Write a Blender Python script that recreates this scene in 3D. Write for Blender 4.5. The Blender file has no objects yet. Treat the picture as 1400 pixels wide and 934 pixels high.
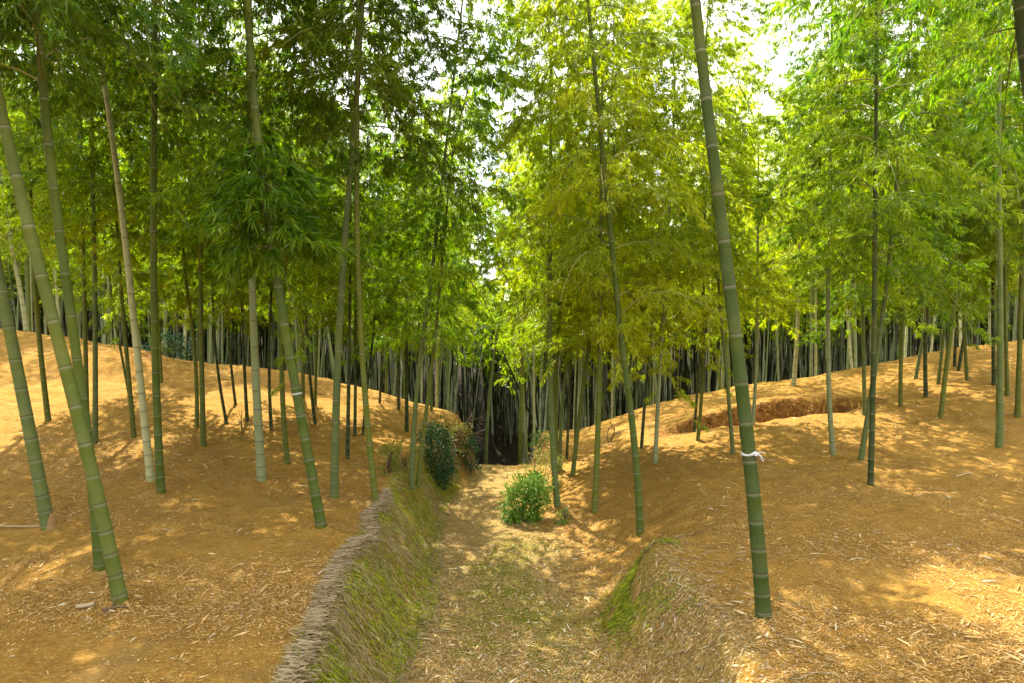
import bpy, math, random
import numpy as np
from mathutils import Vector, Matrix, Quaternion

random.seed(7)
RNG = np.random.default_rng(11)
C = bpy.context.scene
COL = C.collection
F, CU, CV, HZ = 933.0, 700.0, 467.0, 450.0       # focal length, centre and horizon of the 1400 x 934 photograph
PITCH = math.atan((CV - HZ) / F)

# ------------------------------------------------------------------ helpers
def smooth(a, b, x):
    t = np.clip((x - a) / (b - a), 0, 1)
    return t * t * (3 - 2 * t)

def _hash(ix, iy, seed):
    n = (ix * 374761393 + iy * 668265263 + seed * 974711) & 0x7fffffff
    n = ((n ^ (n >> 13)) * 1274126177) & 0x7fffffff
    return ((n ^ (n >> 16)) & 0xffff) / 65535.0

def vnoise(x, y, seed=0):
    x = np.asarray(x, float); y = np.asarray(y, float)
    ix = np.floor(x).astype(np.int64); iy = np.floor(y).astype(np.int64)
    fx = x - ix; fy = y - iy
    fx = fx * fx * (3 - 2 * fx); fy = fy * fy * (3 - 2 * fy)
    a = _hash(ix, iy, seed); b = _hash(ix + 1, iy, seed)
    c = _hash(ix, iy + 1, seed); d = _hash(ix + 1, iy + 1, seed)
    return (a * (1 - fx) + b * fx) * (1 - fy) + (c * (1 - fx) + d * fx) * fy - 0.5

def fbm(x, y, seed=0, oct=4):
    s = 0; a = 1.0
    for i in range(oct):
        s = s + a * vnoise(np.asarray(x) * 2 ** i + 17.3 * i, np.asarray(y) * 2 ** i - 9.1 * i, seed + i); a *= 0.5
    return s

def mesh_from(name, V, polys, mats=(), fmat=None, fattr=None, vattr=None, smooth_shade=False):
    """polys: list of (k x n) int arrays"""
    me = bpy.data.meshes.new(name)
    V = np.asarray(V, np.float32)
    me.vertices.add(len(V)); me.vertices.foreach_set('co', V.ravel())
    loops = np.concatenate([p.ravel() for p in polys]).astype(np.int32)
    tot = np.concatenate([np.full(len(p), p.shape[1], np.int32) for p in polys])
    start = np.concatenate([[0], np.cumsum(tot)[:-1]]).astype(np.int32)
    me.loops.add(len(loops)); me.loops.foreach_set('vertex_index', loops)
    me.polygons.add(len(tot)); me.polygons.foreach_set('loop_start', start); me.polygons.foreach_set('loop_total', tot)
    if fmat is not None: me.polygons.foreach_set('material_index', np.asarray(fmat, np.int32))
    if smooth_shade is not False:
        ss = np.full(len(tot), True) if smooth_shade is True else np.asarray(smooth_shade)
        me.polygons.foreach_set('use_smooth', ss)
    else:
        me.polygons.foreach_set('use_smooth', np.full(len(tot), False))
    for nm, arr in (fattr or {}).items():
        a = me.attributes.new(nm, 'FLOAT', 'FACE'); a.data.foreach_set('value', np.asarray(arr, np.float32))
    for nm, arr in (vattr or {}).items():
        a = me.attributes.new(nm, 'FLOAT', 'POINT'); a.data.foreach_set('value', np.asarray(arr, np.float32))
    for m in mats: me.materials.append(m)
    me.update(calc_edges=True); me.validate()
    return me

def obj(name, me, parent=None, label=None, cat=None, group=None, kind=None):
    o = bpy.data.objects.new(name, me); COL.objects.link(o)
    if parent: o.parent = parent
    tag(o, label, cat, group, kind)
    return o

def tag(o, label=None, cat=None, group=None, kind=None):
    if label: o['label'] = label
    if cat: o['category'] = cat
    if group: o['group'] = group
    if kind: o['kind'] = kind

def empty(name, loc, label=None, cat=None, group=None):
    o = bpy.data.objects.new(name, None); COL.objects.link(o); o.location = loc
    o.empty_display_size = 0.1
    tag(o, label, cat, group)
    return o

class MB:
    """collects vertices and faces of one mesh"""
    def __init__(s): s.V = []; s.P = {}; s.n = 0; s.order = []; s.mat = []; s.at = []; s.va = []
    def add(s, V, F, mat=0, tint=0.5, va=None):
        V = np.asarray(V, float); F = np.asarray(F, np.int64)
        s.V.append(V); s.order.append(F + s.n); s.n += len(V)
        s.mat.append(np.full(len(F), mat)); s.at.append(np.broadcast_to(np.asarray(tint, float), (len(F),)))
        s.va.append(np.zeros(len(V)) if va is None else np.broadcast_to(np.asarray(va, float), (len(V),)))
    def mesh(s, name, mats, smooth_shade=False):
        return mesh_from(name, np.concatenate(s.V), s.order, mats, np.concatenate(s.mat), {'tint': np.concatenate(s.at)},
                         {'shade': np.concatenate(s.va)}, smooth_shade)

def tube(P, R, seg=8, cap=True):
    P = np.asarray(P, float); R = np.broadcast_to(np.asarray(R, float), (len(P),))
    T = np.gradient(P, axis=0); T /= np.linalg.norm(T, axis=1)[:, None] + 1e-9
    ref = np.array([0.31, 0.95, 0.05]) if abs(T[0][1]) < 0.8 else np.array([1.0, 0.1, 0.2])
    A = np.cross(T, ref); A /= np.linalg.norm(A, axis=1)[:, None] + 1e-9
    B = np.cross(T, A)
    th = np.arange(seg) / seg * 2 * math.pi
    V = P[:, None, :] + R[:, None, None] * (np.cos(th)[None, :, None] * A[:, None, :] + np.sin(th)[None, :, None] * B[:, None, :])
    V = V.reshape(-1, 3); n = len(P)
    i = np.arange(n - 1)[:, None]; j = np.arange(seg)[None, :]; k = (j + 1) % seg
    Fq = np.stack([i * seg + j, i * seg + k, (i + 1) * seg + k, (i + 1) * seg + j], -1).reshape(-1, 4)
    if cap:
        V = np.vstack([V, P[-1:] + T[-1:] * 1e-4, P[:1] - T[:1] * 1e-4]); t = len(V) - 2; b = t + 1
        jj = np.arange(seg)
        tip = np.stack([(n - 1) * seg + jj, (n - 1) * seg + (jj + 1) % seg, np.full(seg, t), np.full(seg, t)], -1)
        return V, Fq, (tip[:, :3], np.stack([(jj + 1) % seg, jj, np.full(seg, b)], -1))
    return V, Fq, None

def add_tube(mb, P, R, seg=8, mat=0, tint=0.5, cap=True):
    V, Fq, caps = tube(P, R, seg, cap)
    base = mb.n
    mb.add(V, Fq, mat, tint)
    if cap:
        for c in caps:
            mb.order.append(c + base); mb.mat.append(np.full(len(c), mat)); mb.at.append(np.full(len(c), tint if np.isscalar(tint) else 0.5))

def norm(a): return a / (np.linalg.norm(a, axis=-1, keepdims=True) + 1e-9)

def blades(P, D, L, W, rng, droop=0.12, up=None):
    """folded lance leaves: P base, D direction, L length, W width -> verts, quads"""
    n = len(P); D = norm(D)
    if up is None: up = np.array([0, 0, 1.0]) + rng.normal(0, .55, (n, 3))
    S = norm(np.cross(D, up))
    L = L[:, None]; W = W[:, None]
    mid = P + D * L * 0.38
    tip = P + D * L; tip[:, 2] -= droop * L[:, 0]
    V = np.stack([P, mid + S * W * .5, tip, mid - S * W * .5], 1).reshape(-1, 3)
    Q = np.arange(n * 4).reshape(-1, 4)
    return V, Q

# ------------------------------------------------------------------ materials
def new_mat(name):
    m = bpy.data.materials.new(name); m.use_nodes = True
    nt = m.node_tree; nt.nodes.clear()
    out = nt.nodes.new('ShaderNodeOutputMaterial')
    return m, nt, out

def N(nt, t, **kw):
    n = nt.nodes.new(t)
    for k, v in kw.items():
        if k.startswith('i_'):
            key = k[2:]
            n.inputs[int(key) if key.isdigit() else key.replace('_', ' ')].default_value = v
        else: setattr(n, k, v)
    return n

def mixc(nt, fac, a, b, mode='MIX'):
    n = nt.nodes.new('ShaderNodeMix'); n.data_type = 'RGBA'; n.blend_type = mode
    for sock, v in ((n.inputs[0], fac), (n.inputs[6], a), (n.inputs[7], b)):
        if isinstance(v, (int, float)): sock.default_value = v
        elif isinstance(v, tuple): sock.default_value = v if len(v) == 4 else (*v, 1)
        else: nt.links.new(v, sock)
    return n.outputs[2]

def math_n(nt, op, a, b=0.0, clamp=False):
    n = nt.nodes.new('ShaderNodeMath'); n.operation = op; n.use_clamp = clamp
    for s, v in ((n.inputs[0], a), (n.inputs[1], b)):
        if isinstance(v, (int, float)): s.default_value = v
        else: nt.links.new(v, s)
    return n.outputs[0]

def ramp(nt, val, stops):
    n = nt.nodes.new('ShaderNodeValToRGB'); e = n.color_ramp.elements
    e[0].position, e[0].color = stops[0][0], (*stops[0][1], 1)
    e[1].position, e[1].color = stops[-1][0], (*stops[-1][1], 1)
    for p, c in stops[1:-1]:
        x = e.new(p); x.color = (*c, 1)
    nt.links.new(val, n.inputs[0])
    return n.outputs[0]

def attr(nt, name):
    return N(nt, 'ShaderNodeAttribute', attribute_name=name).outputs['Fac']

def noise(nt, scale, detail=4, rough=.6, coord=None, dist=0.0):
    n = N(nt, 'ShaderNodeTexNoise'); n.inputs['Scale'].default_value = scale
    n.inputs['Detail'].default_value = detail; n.inputs['Roughness'].default_value = rough; n.inputs['Distortion'].default_value = dist
    if coord is not None: nt.links.new(coord, n.inputs['Vector'])
    return n.outputs['Fac']

def leaf_material(name, green, yellow, trans=.45):
    """bamboo leaf: per-leaf tint, per-tree object colour (R: how yellow, G: how light)"""
    m, nt, out = new_mat(name); L = nt.links
    oi = N(nt, 'ShaderNodeObjectInfo'); sep = N(nt, 'ShaderNodeSeparateColor'); L.new(oi.outputs['Color'], sep.inputs[0])
    t = attr(nt, 'tint')
    f = math_n(nt, 'ADD', math_n(nt, 'MULTIPLY', math_n(nt, 'SUBTRACT', t, .5), .75), sep.outputs[0], True)
    col = mixc(nt, f, green, yellow)
    bri = math_n(nt, 'MULTIPLY', math_n(nt, 'ADD', math_n(nt, 'MULTIPLY', t, .5), .75), math_n(nt, 'MULTIPLY', sep.outputs[1], 2.0))
    b3 = N(nt, 'ShaderNodeCombineColor'); [L.new(bri, b3.inputs[i]) for i in range(3)]
    col = mixc(nt, 1.0, col, b3.outputs[0], 'MULTIPLY')
    p = N(nt, 'ShaderNodeBsdfPrincipled'); L.new(col, p.inputs['Base Color'])
    p.inputs['Roughness'].default_value = .42; p.inputs['Specular IOR Level'].default_value = .35
    tr = N(nt, 'ShaderNodeBsdfTranslucent')
    tc = mixc(nt, 1.0, col, (1.15, 1.3, .35), 'MULTIPLY'); L.new(tc, tr.inputs['Color'])
    mx = N(nt, 'ShaderNodeMixShader'); mx.inputs[0].default_value = trans
    L.new(p.outputs[0], mx.inputs[1]); L.new(tr.outputs[0], mx.inputs[2]); L.new(mx.outputs[0], out.inputs[0])
    return m

def tint_material(name, stops, rough=.85, spec=.15, noise_scale=None, bump=0.0, trans=0.0):
    m, nt, out = new_mat(name); L = nt.links
    t = attr(nt, 'tint')
    if noise_scale:
        geo = N(nt, 'ShaderNodeNewGeometry')
        t = math_n(nt, 'ADD', t, math_n(nt, 'MULTIPLY', math_n(nt, 'SUBTRACT', noise(nt, noise_scale, 4, .6, geo.outputs['Position']), .5), .9), True)
    col = ramp(nt, t, stops)
    p = N(nt, 'ShaderNodeBsdfPrincipled'); L.new(col, p.inputs['Base Color'])
    p.inputs['Roughness'].default_value = rough; p.inputs['Specular IOR Level'].default_value = spec
    if bump and noise_scale:
        b = N(nt, 'ShaderNodeBump'); b.inputs['Strength'].default_value = bump; b.inputs['Distance'].default_value = .02
        L.new(noise(nt, noise_scale * 3, 5, .65, geo.outputs['Position']), b.inputs['Height']); L.new(b.outputs[0], p.inputs['Normal'])
    if trans:
        tr = N(nt, 'ShaderNodeBsdfTranslucent'); L.new(col, tr.inputs['Color'])
        mx = N(nt, 'ShaderNodeMixShader'); mx.inputs[0].default_value = trans
        L.new(p.outputs[0], mx.inputs[1]); L.new(tr.outputs[0], mx.inputs[2]); L.new(mx.outputs[0], out.inputs[0])
    else: L.new(p.outputs[0], out.inputs[0])
    return m

def culm_material():
    m, nt, out = new_mat('bamboo_culm'); L = nt.links
    oi = N(nt, 'ShaderNodeObjectInfo')
    tc = N(nt, 'ShaderNodeTexCoord'); geo = N(nt, 'ShaderNodeNewGeometry')
    mp = N(nt, 'ShaderNodeMapping'); mp.inputs['Scale'].default_value = (1, 1, .12); L.new(tc.outputs['Object'], mp.inputs['Vector'])
    base = oi.outputs['Color']
    # long vertical streaks, mottled lichen and a waxy bloom that grows upward
    st = noise(nt, 60, 3, .6, mp.outputs[0])
    mot = noise(nt, 7, 5, .65, tc.outputs['Object'], .6)
    hv = noise(nt, 1.6, 3, .6, tc.outputs['Object'])
    col = mixc(nt, math_n(nt, 'MULTIPLY', math_n(nt, 'SUBTRACT', st, .35, True), 1.3, True), base, (.075, .105, .003), 'MIX')
    col = mixc(nt, .25, base, col)
    col = mixc(nt, math_n(nt, 'MULTIPLY', math_n(nt, 'MULTIPLY', math_n(nt, 'SUBTRACT', mot, .50, True), 3.2, True), math_n(nt, 'ADD', .05, oi.outputs['Alpha'])), col, (.15, .17, .03))
    col = mixc(nt, math_n(nt, 'MULTIPLY', math_n(nt, 'SUBTRACT', hv, .48, True), 4.0, True), col, mixc(nt, .5, base, (.19, .18, .008)))
    hg = attr(nt, 'hgt')
    bloom = math_n(nt, 'MULTIPLY', math_n(nt, 'MULTIPLY', hg, oi.outputs['Alpha']), math_n(nt, 'ADD', .35, hv))
    col = mixc(nt, math_n(nt, 'MULTIPLY', bloom, .6, True), col, (.16, .19, .07))
    col = mixc(nt, math_n(nt, 'MULTIPLY', attr(nt, 'wax'), math_n(nt, 'ADD', .02, math_n(nt, 'MULTIPLY', mot, .9)), True), col, (.27, .28, .19))
    col = mixc(nt, math_n(nt, 'MULTIPLY', attr(nt, 'dark'), .75), col, (.07, .055, .025))
    p = N(nt, 'ShaderNodeBsdfPrincipled'); L.new(col, p.inputs['Base Color'])
    L.new(math_n(nt, 'ADD', .36, math_n(nt, 'MULTIPLY', mot, .3)), p.inputs['Roughness']); p.inputs['Specular IOR Level'].default_value = .04
    b = N(nt, 'ShaderNodeBump'); b.inputs['Strength'].default_value = .12; b.inputs['Distance'].default_value = .004
    L.new(st, b.inputs['Height']); L.new(b.outputs[0], p.inputs['Normal'])
    L.new(p.outputs[0], out.inputs[0])
    return m

def ground_material():
    m, nt, out = new_mat('leaf_mulch_ground'); L = nt.links
    geo = N(nt, 'ShaderNodeNewGeometry'); pos = geo.outputs['Position']
    big = noise(nt, .55, 4, .6, pos, .4); mid = noise(nt, 5, 5, .65, pos, .5); fine = noise(nt, 46, 5, .7, pos, .8)
    mp = N(nt, 'ShaderNodeMapping'); mp.inputs['Scale'].default_value = (22, 60, 30); mp.inputs['Rotation'].default_value = (0, 0, .5); L.new(pos, mp.inputs['Vector'])
    fib = noise(nt, 1.0, 4, .7, mp.outputs[0], 1.2)
    mp2 = N(nt, 'ShaderNodeMapping'); mp2.inputs['Scale'].default_value = (70, 20, 30); mp2.inputs['Rotation'].default_value = (0, 0, -.5); L.new(pos, mp2.inputs['Vector'])
    fib2 = noise(nt, 1.0, 4, .7, mp2.outputs[0], 1.2)
    soil = ramp(nt, mid, [(.28, (.176, .078, .011)), (.5, (.305, .149, .022)), (.72, (.41, .224, .042))])
    straw = ramp(nt, fine, [(.3, (.21, .114, .021)), (.5, (.36, .217, .046)), (.7, (.50, .355, .11))])
    col = mixc(nt, math_n(nt, 'MULTIPLY', math_n(nt, 'SUBTRACT', math_n(nt, 'MAXIMUM', fib, fib2), .40, True), 3.0, True), soil, straw)
    col = mixc(nt, math_n(nt, 'MULTIPLY', math_n(nt, 'SUBTRACT', big, .45, True), 1.8, True), col, mixc(nt, .5, col, (.30, .15, .025)))
    grain = noise(nt, 120, 3, .75, pos, 1.5)
    col = mixc(nt, math_n(nt, 'MULTIPLY', math_n(nt, 'SUBTRACT', grain, .56, True), 4.5, True), col, (.60, .40, .15))
    col = mixc(nt, math_n(nt, 'MULTIPLY', math_n(nt, 'SUBTRACT', .44, grain, True), 4.5, True), col, (.12, .055, .014))
    patch = noise(nt, 1.3, 5, .65, pos, .8)
    col = mixc(nt, math_n(nt, 'MULTIPLY', math_n(nt, 'SUBTRACT', patch, .54, True), 3.0, True), col, mixc(nt, .5, col, (.30, .21, .095)))
    # the sunken path: greyer trodden straw, with moss in patches; bare red earth where it is dug
    path = attr(nt, 'path'); moss = attr(nt, 'moss'); earth = attr(nt, 'earth'); forest_shade = attr(nt, 'forest_shade')
    pcol = ramp(nt, math_n(nt, 'MULTIPLY', math_n(nt, 'ADD', fine, fib2), .5), [(.32, (.14, .088, .025)), (.5, (.29, .20, .066)), (.66, (.46, .345, .14))])
    col = mixc(nt, math_n(nt, 'MULTIPLY', path, .85), col, pcol)
    mcol = ramp(nt, fine, [(.3, (.07, .08, .012)), (.55, (.18, .19, .02)), (.75, (.30, .29, .06))])
    col = mixc(nt, math_n(nt, 'MULTIPLY', moss, math_n(nt, 'MULTIPLY', math_n(nt, 'SUBTRACT', noise(nt, 3.2, 5, .7, pos), .42, True), 5.0, True)), col, mcol)
    ecol = ramp(nt, noise(nt, 9, 5, .7, pos, .6), [(.32, (.04, .016, .005)), (.5, (.22, .10, .024)), (.66, (.42, .235, .065))])
    col = mixc(nt, earth, col, ecol)
    col = mixc(nt, forest_shade, col, (.020, .014, .007))  # deep shade under the stand, painted into the floor colour
    p = N(nt, 'ShaderNodeBsdfPrincipled'); L.new(col, p.inputs['Base Color']); p.inputs['Roughness'].default_value = .95; p.inputs['Specular IOR Level'].default_value = .08
    h = math_n(nt, 'ADD', math_n(nt, 'MULTIPLY', fine, .5), math_n(nt, 'ADD', math_n(nt, 'MULTIPLY', math_n(nt, 'MAXIMUM', fib, fib2), .8), mid))
    b = N(nt, 'ShaderNodeBump'); b.inputs['Strength'].default_value = 1.0; b.inputs['Distance'].default_value = .03
    L.new(h, b.inputs['Height']); L.new(b.outputs[0], p.inputs['Normal'])
    L.new(p.outputs[0], out.inputs[0])
    return m

M_LEAF = leaf_material('bamboo_leaf', (.105, .230, .010), (.44, .445, .010), .55)
M_TWIG = tint_material('bamboo_twig', [(0, (.10, .11, .03)), (1, (.26, .25, .08))], .6, .2)
M_CULM = culm_material()
M_FAR = tint_material('far_shaded_culm', [(0, (.012, .014, .006)), (.5, (.04, .045, .02)), (.68, (.16, .17, .10)), (.82, (.36, .37, .25)), (1, (.52, .52, .38))], .6, .1, noise_scale=3)  # dark stops paint in the shade beneath the far canopy
M_GROUND = ground_material()
M_LITTER = tint_material('dry_bamboo_litter', [(0, (.14, .07, .025)), (.3, (.31, .165, .040)), (.65, (.46, .295, .105)), (.9, (.55, .43, .23)), (1, (.54, .48, .35))], .8, .15)
M_STRAW = tint_material('grey_straw', [(0, (.07, .045, .02)), (.4, (.22, .155, .075)), (1, (.38, .30, .18))], .8, .15)
M_GRASS = tint_material('bank_grass', [(0, (.05, .085, .006)), (.45, (.33, .37, .014)), (.6, (.22, .18, .04)), (.8, (.30, .22, .09)), (1, (.38, .31, .18))], .75, .2, trans=.25)
M_ROOT = tint_material('fine_roots', [(0, (.05, .018, .006)), (.5, (.24, .10, .025)), (1, (.52, .30, .09))], .9, .1)
M_WOOD = tint_material('dead_wood', [(0, (.045, .028, .016)), (.6, (.16, .10, .055)), (1, (.34, .25, .16))], .85, .15, noise_scale=30, bump=.4)
M_EARTH = tint_material('bank_earth', [(0, (.025, .014, .005)), (.5, (.10, .055, .014)), (1, (.22, .14, .04))], .95, .08, noise_scale=9, bump=.8)
M_SHRUBD = tint_material('dark_shrub_leaf', [(0, (.012, .045, .012)), (1, (.045, .13, .035))], .45, .3, trans=.25)
M_SHRUBL = tint_material('light_shrub_leaf', [(0, (.05, .13, .012)), (1, (.17, .29, .03))], .6, .15, trans=.3)
M_WEED = tint_material('yellow_weed_leaf', [(0, (.16, .19, .02)), (1, (.34, .31, .07))], .6, .2, trans=.3)
M_RIBBON = tint_material('white_plastic_tape', [(0, (.42, .42, .40)), (1, (.72, .72, .70))], .35, .4, trans=.2)
M_SHEATH = tint_material('culm_sheath', [(0, (.20, .11, .04)), (1, (.42, .28, .12))], .7, .2, noise_scale=20, bump=.3)

# ------------------------------------------------------------------ terrain
def lane(y):
    XL = np.interp(y, [-6, 2, 3.5, 5, 6.2, 7.8, 9.8, 12, 20], [-.56, -.62, -.67, -.60, -.70, -.80, -.50, -.45, -.8])
    XR = np.interp(y, [-6, 2, 3.5, 5, 6.2, 7.8, 9.8, 12, 20], [.80, .75, .67, .60, .45, .0, .05, .12, .3])
    BL = np.interp(y, [-6, 2, 3.2, 4.8, 6.2, 8, 10, 13], [.28, .30, .35, .52, .48, .42, .40, .7])
    BR = np.interp(y, [-6, 3.2, 4.7, 5.5, 7, 10, 12, 15], [.45, .45, .42, 1.3, 1.7, 2.0, 2.3, 2.6])
    return XL, XR, BL, BR

CREST_X = [-40, -16, -9.75, -8.4, -7.7, -6.3, -4.2, -2.8, -1.4, -.4, .98, 2.1, 2.8, 4.2, 5.6, 7, 8.4, 9.75, 16, 40]
CREST_Z = [1.6, .55, .02, -.14, -.28, -.56, -.78, -1.10, -1.50, -1.75, -1.72, -1.58, -1.37, -1.09, -.90, -.63, -.35, -.20, .25, .9]

def scarp(x):
    yF = np.interp(x, [2.2, 3.0, 4.0, 5.2, 6.0], [10.0, 10.5, 10.6, 10.35, 10.0])
    d = np.interp(x, [2.0, 2.7, 3.3, 4.3, 5.0, 5.6], [0, .20, .46, .47, .26, 0])
    return yF, d

def height(x, y, fine=True):
    x = np.asarray(x, float); y = np.asarray(y, float)
    XL, XR, BL, BR = lane(y)
    t = smooth(4.5, 13, y)
    crest = np.interp(x, CREST_X, CREST_Z)
    near = -1.5 - .07 * np.exp(-((x - 1.0) / .7) ** 2) + .05 * vnoise(x * .6, y * .6, 3)
    plat = near * (1 - t) + crest * t
    plat = plat - .20 * np.clip(y - 13, 0, 17) - .12 * smooth(12.6, 14, y) + .10 * np.clip(y - 33, 0, 40)
    zp = -2.0 - .36 * np.clip(y - 10, 0, 12) + .10 * np.clip(y - 33, 0, 40)
    zs = np.minimum(-2.0 - .05 * np.clip(y - 10, 0, 4), plat); zp = np.minimum(zp, zs)
    rise = .25 * np.clip(-8 - y, 0, 14) + .4 * np.clip(np.abs(x) - 17, 0, 14)  # banks behind and at the sides, added to block low sky light
    plat = plat + rise; zp = zp + rise; zs = zs + rise
    w = .10 * fbm(x * 1.7, y * 1.7, 21, 3)
    s = np.maximum(smooth(0, 1, (XL + w - x) / BL), smooth(0, 1, (x - XR + w) / BR))
    z = zs + (plat - zs) * s
    z = z - (zs - zp) * (1 - smooth(-.1, .55, np.maximum(XL - x, x - XR)))
    # straw mound on the left hill, mossy knoll at the right of the path, root bank at the far left of the path
    z = z + .27 * np.exp(-(((x + 6.5) / .95) ** 2 + ((y - 11.3) / .8) ** 2) ** 2)
    z = z + .09 * np.exp(-(((x - 1.0) / .28) ** 2 + ((y - 4.75) / .45) ** 2))
    z = z + .33 * np.exp(-(((x + .92) / .36) ** 2 + ((y - 9.45) / .55) ** 2) ** 2) * (1 + .8 * fbm(x * 3, y * 3, 12, 3))
    # dug scarp on the right slope
    yF, d = scarp(x)
    ye = y + .22 * fbm(x * 3.4, y * 3.4, 5, 4)
    u = np.clip((ye - (yF - .95)) / .95, 0, 1)
    cut = np.where(ye < yF, u ** 1.6, 1 - np.clip((ye - yF) / .07, 0, 1))
    z = z - d * cut
    z = z + .06 * np.exp(-((y - yF - .25) / .3) ** 2) * (d > 0) * (d / .42)
    if fine:
        z = z + .035 * fbm(x * 2.3, y * 2.3, 8, 4) + .026 * fbm(x * 9, y * 9, 9, 3)
    return z

BUMPS = []
_height0 = height
def height(x, y, fine=True):
    z = _height0(x, y, fine)
    for bx, by, w in BUMPS:
        d2 = (np.asarray(x, float) - bx) ** 2 + (np.asarray(y, float) - by) ** 2
        z = z + .045 * w * np.exp(-d2 / (.10 + .6 * w * .1) ** 2)
    return z

def axis(core0, core1, step, lo, hi):
    a = list(np.arange(core0, core1, step)); s = step; v = core1
    while v < hi: a.append(v); s *= 1.12; v += s
    s = step; v = core0 - step; b = []
    while v > lo: b.append(v); s *= 1.12; v -= s
    b.append(lo); a.append(hi)
    return np.array(sorted(b) + a)


# ------------------------------------------------------------------ pixel of the photograph -> point of the place
def ray(u, v):
    cp, sp = math.cos(PITCH), math.sin(PITCH)
    a, b = (u - CU) / F, (CV - v) / F
    return np.array([a, cp + b * sp, -sp + b * cp])

def on_ground(u, v, ymax=30):
    d = ray(u, v); t = np.arange(2.0, ymax, .01)
    P = d[None] * t[:, None]
    below = P[:, 2] < height(P[:, 0], P[:, 1], True)
    k = np.argmax(below) if below.any() else None
    if k is None:
        p = d * 13.0; p[2] = float(height(p[0], p[1])); return p
    p = P[k]; p[2] = float(height(p[0], p[1])); return p

def at_depth(u, v, by, bz, k):
    d = ray(u, v); t = (by - k * bz) / (d[1] - k * d[2])
    return d * t

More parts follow.
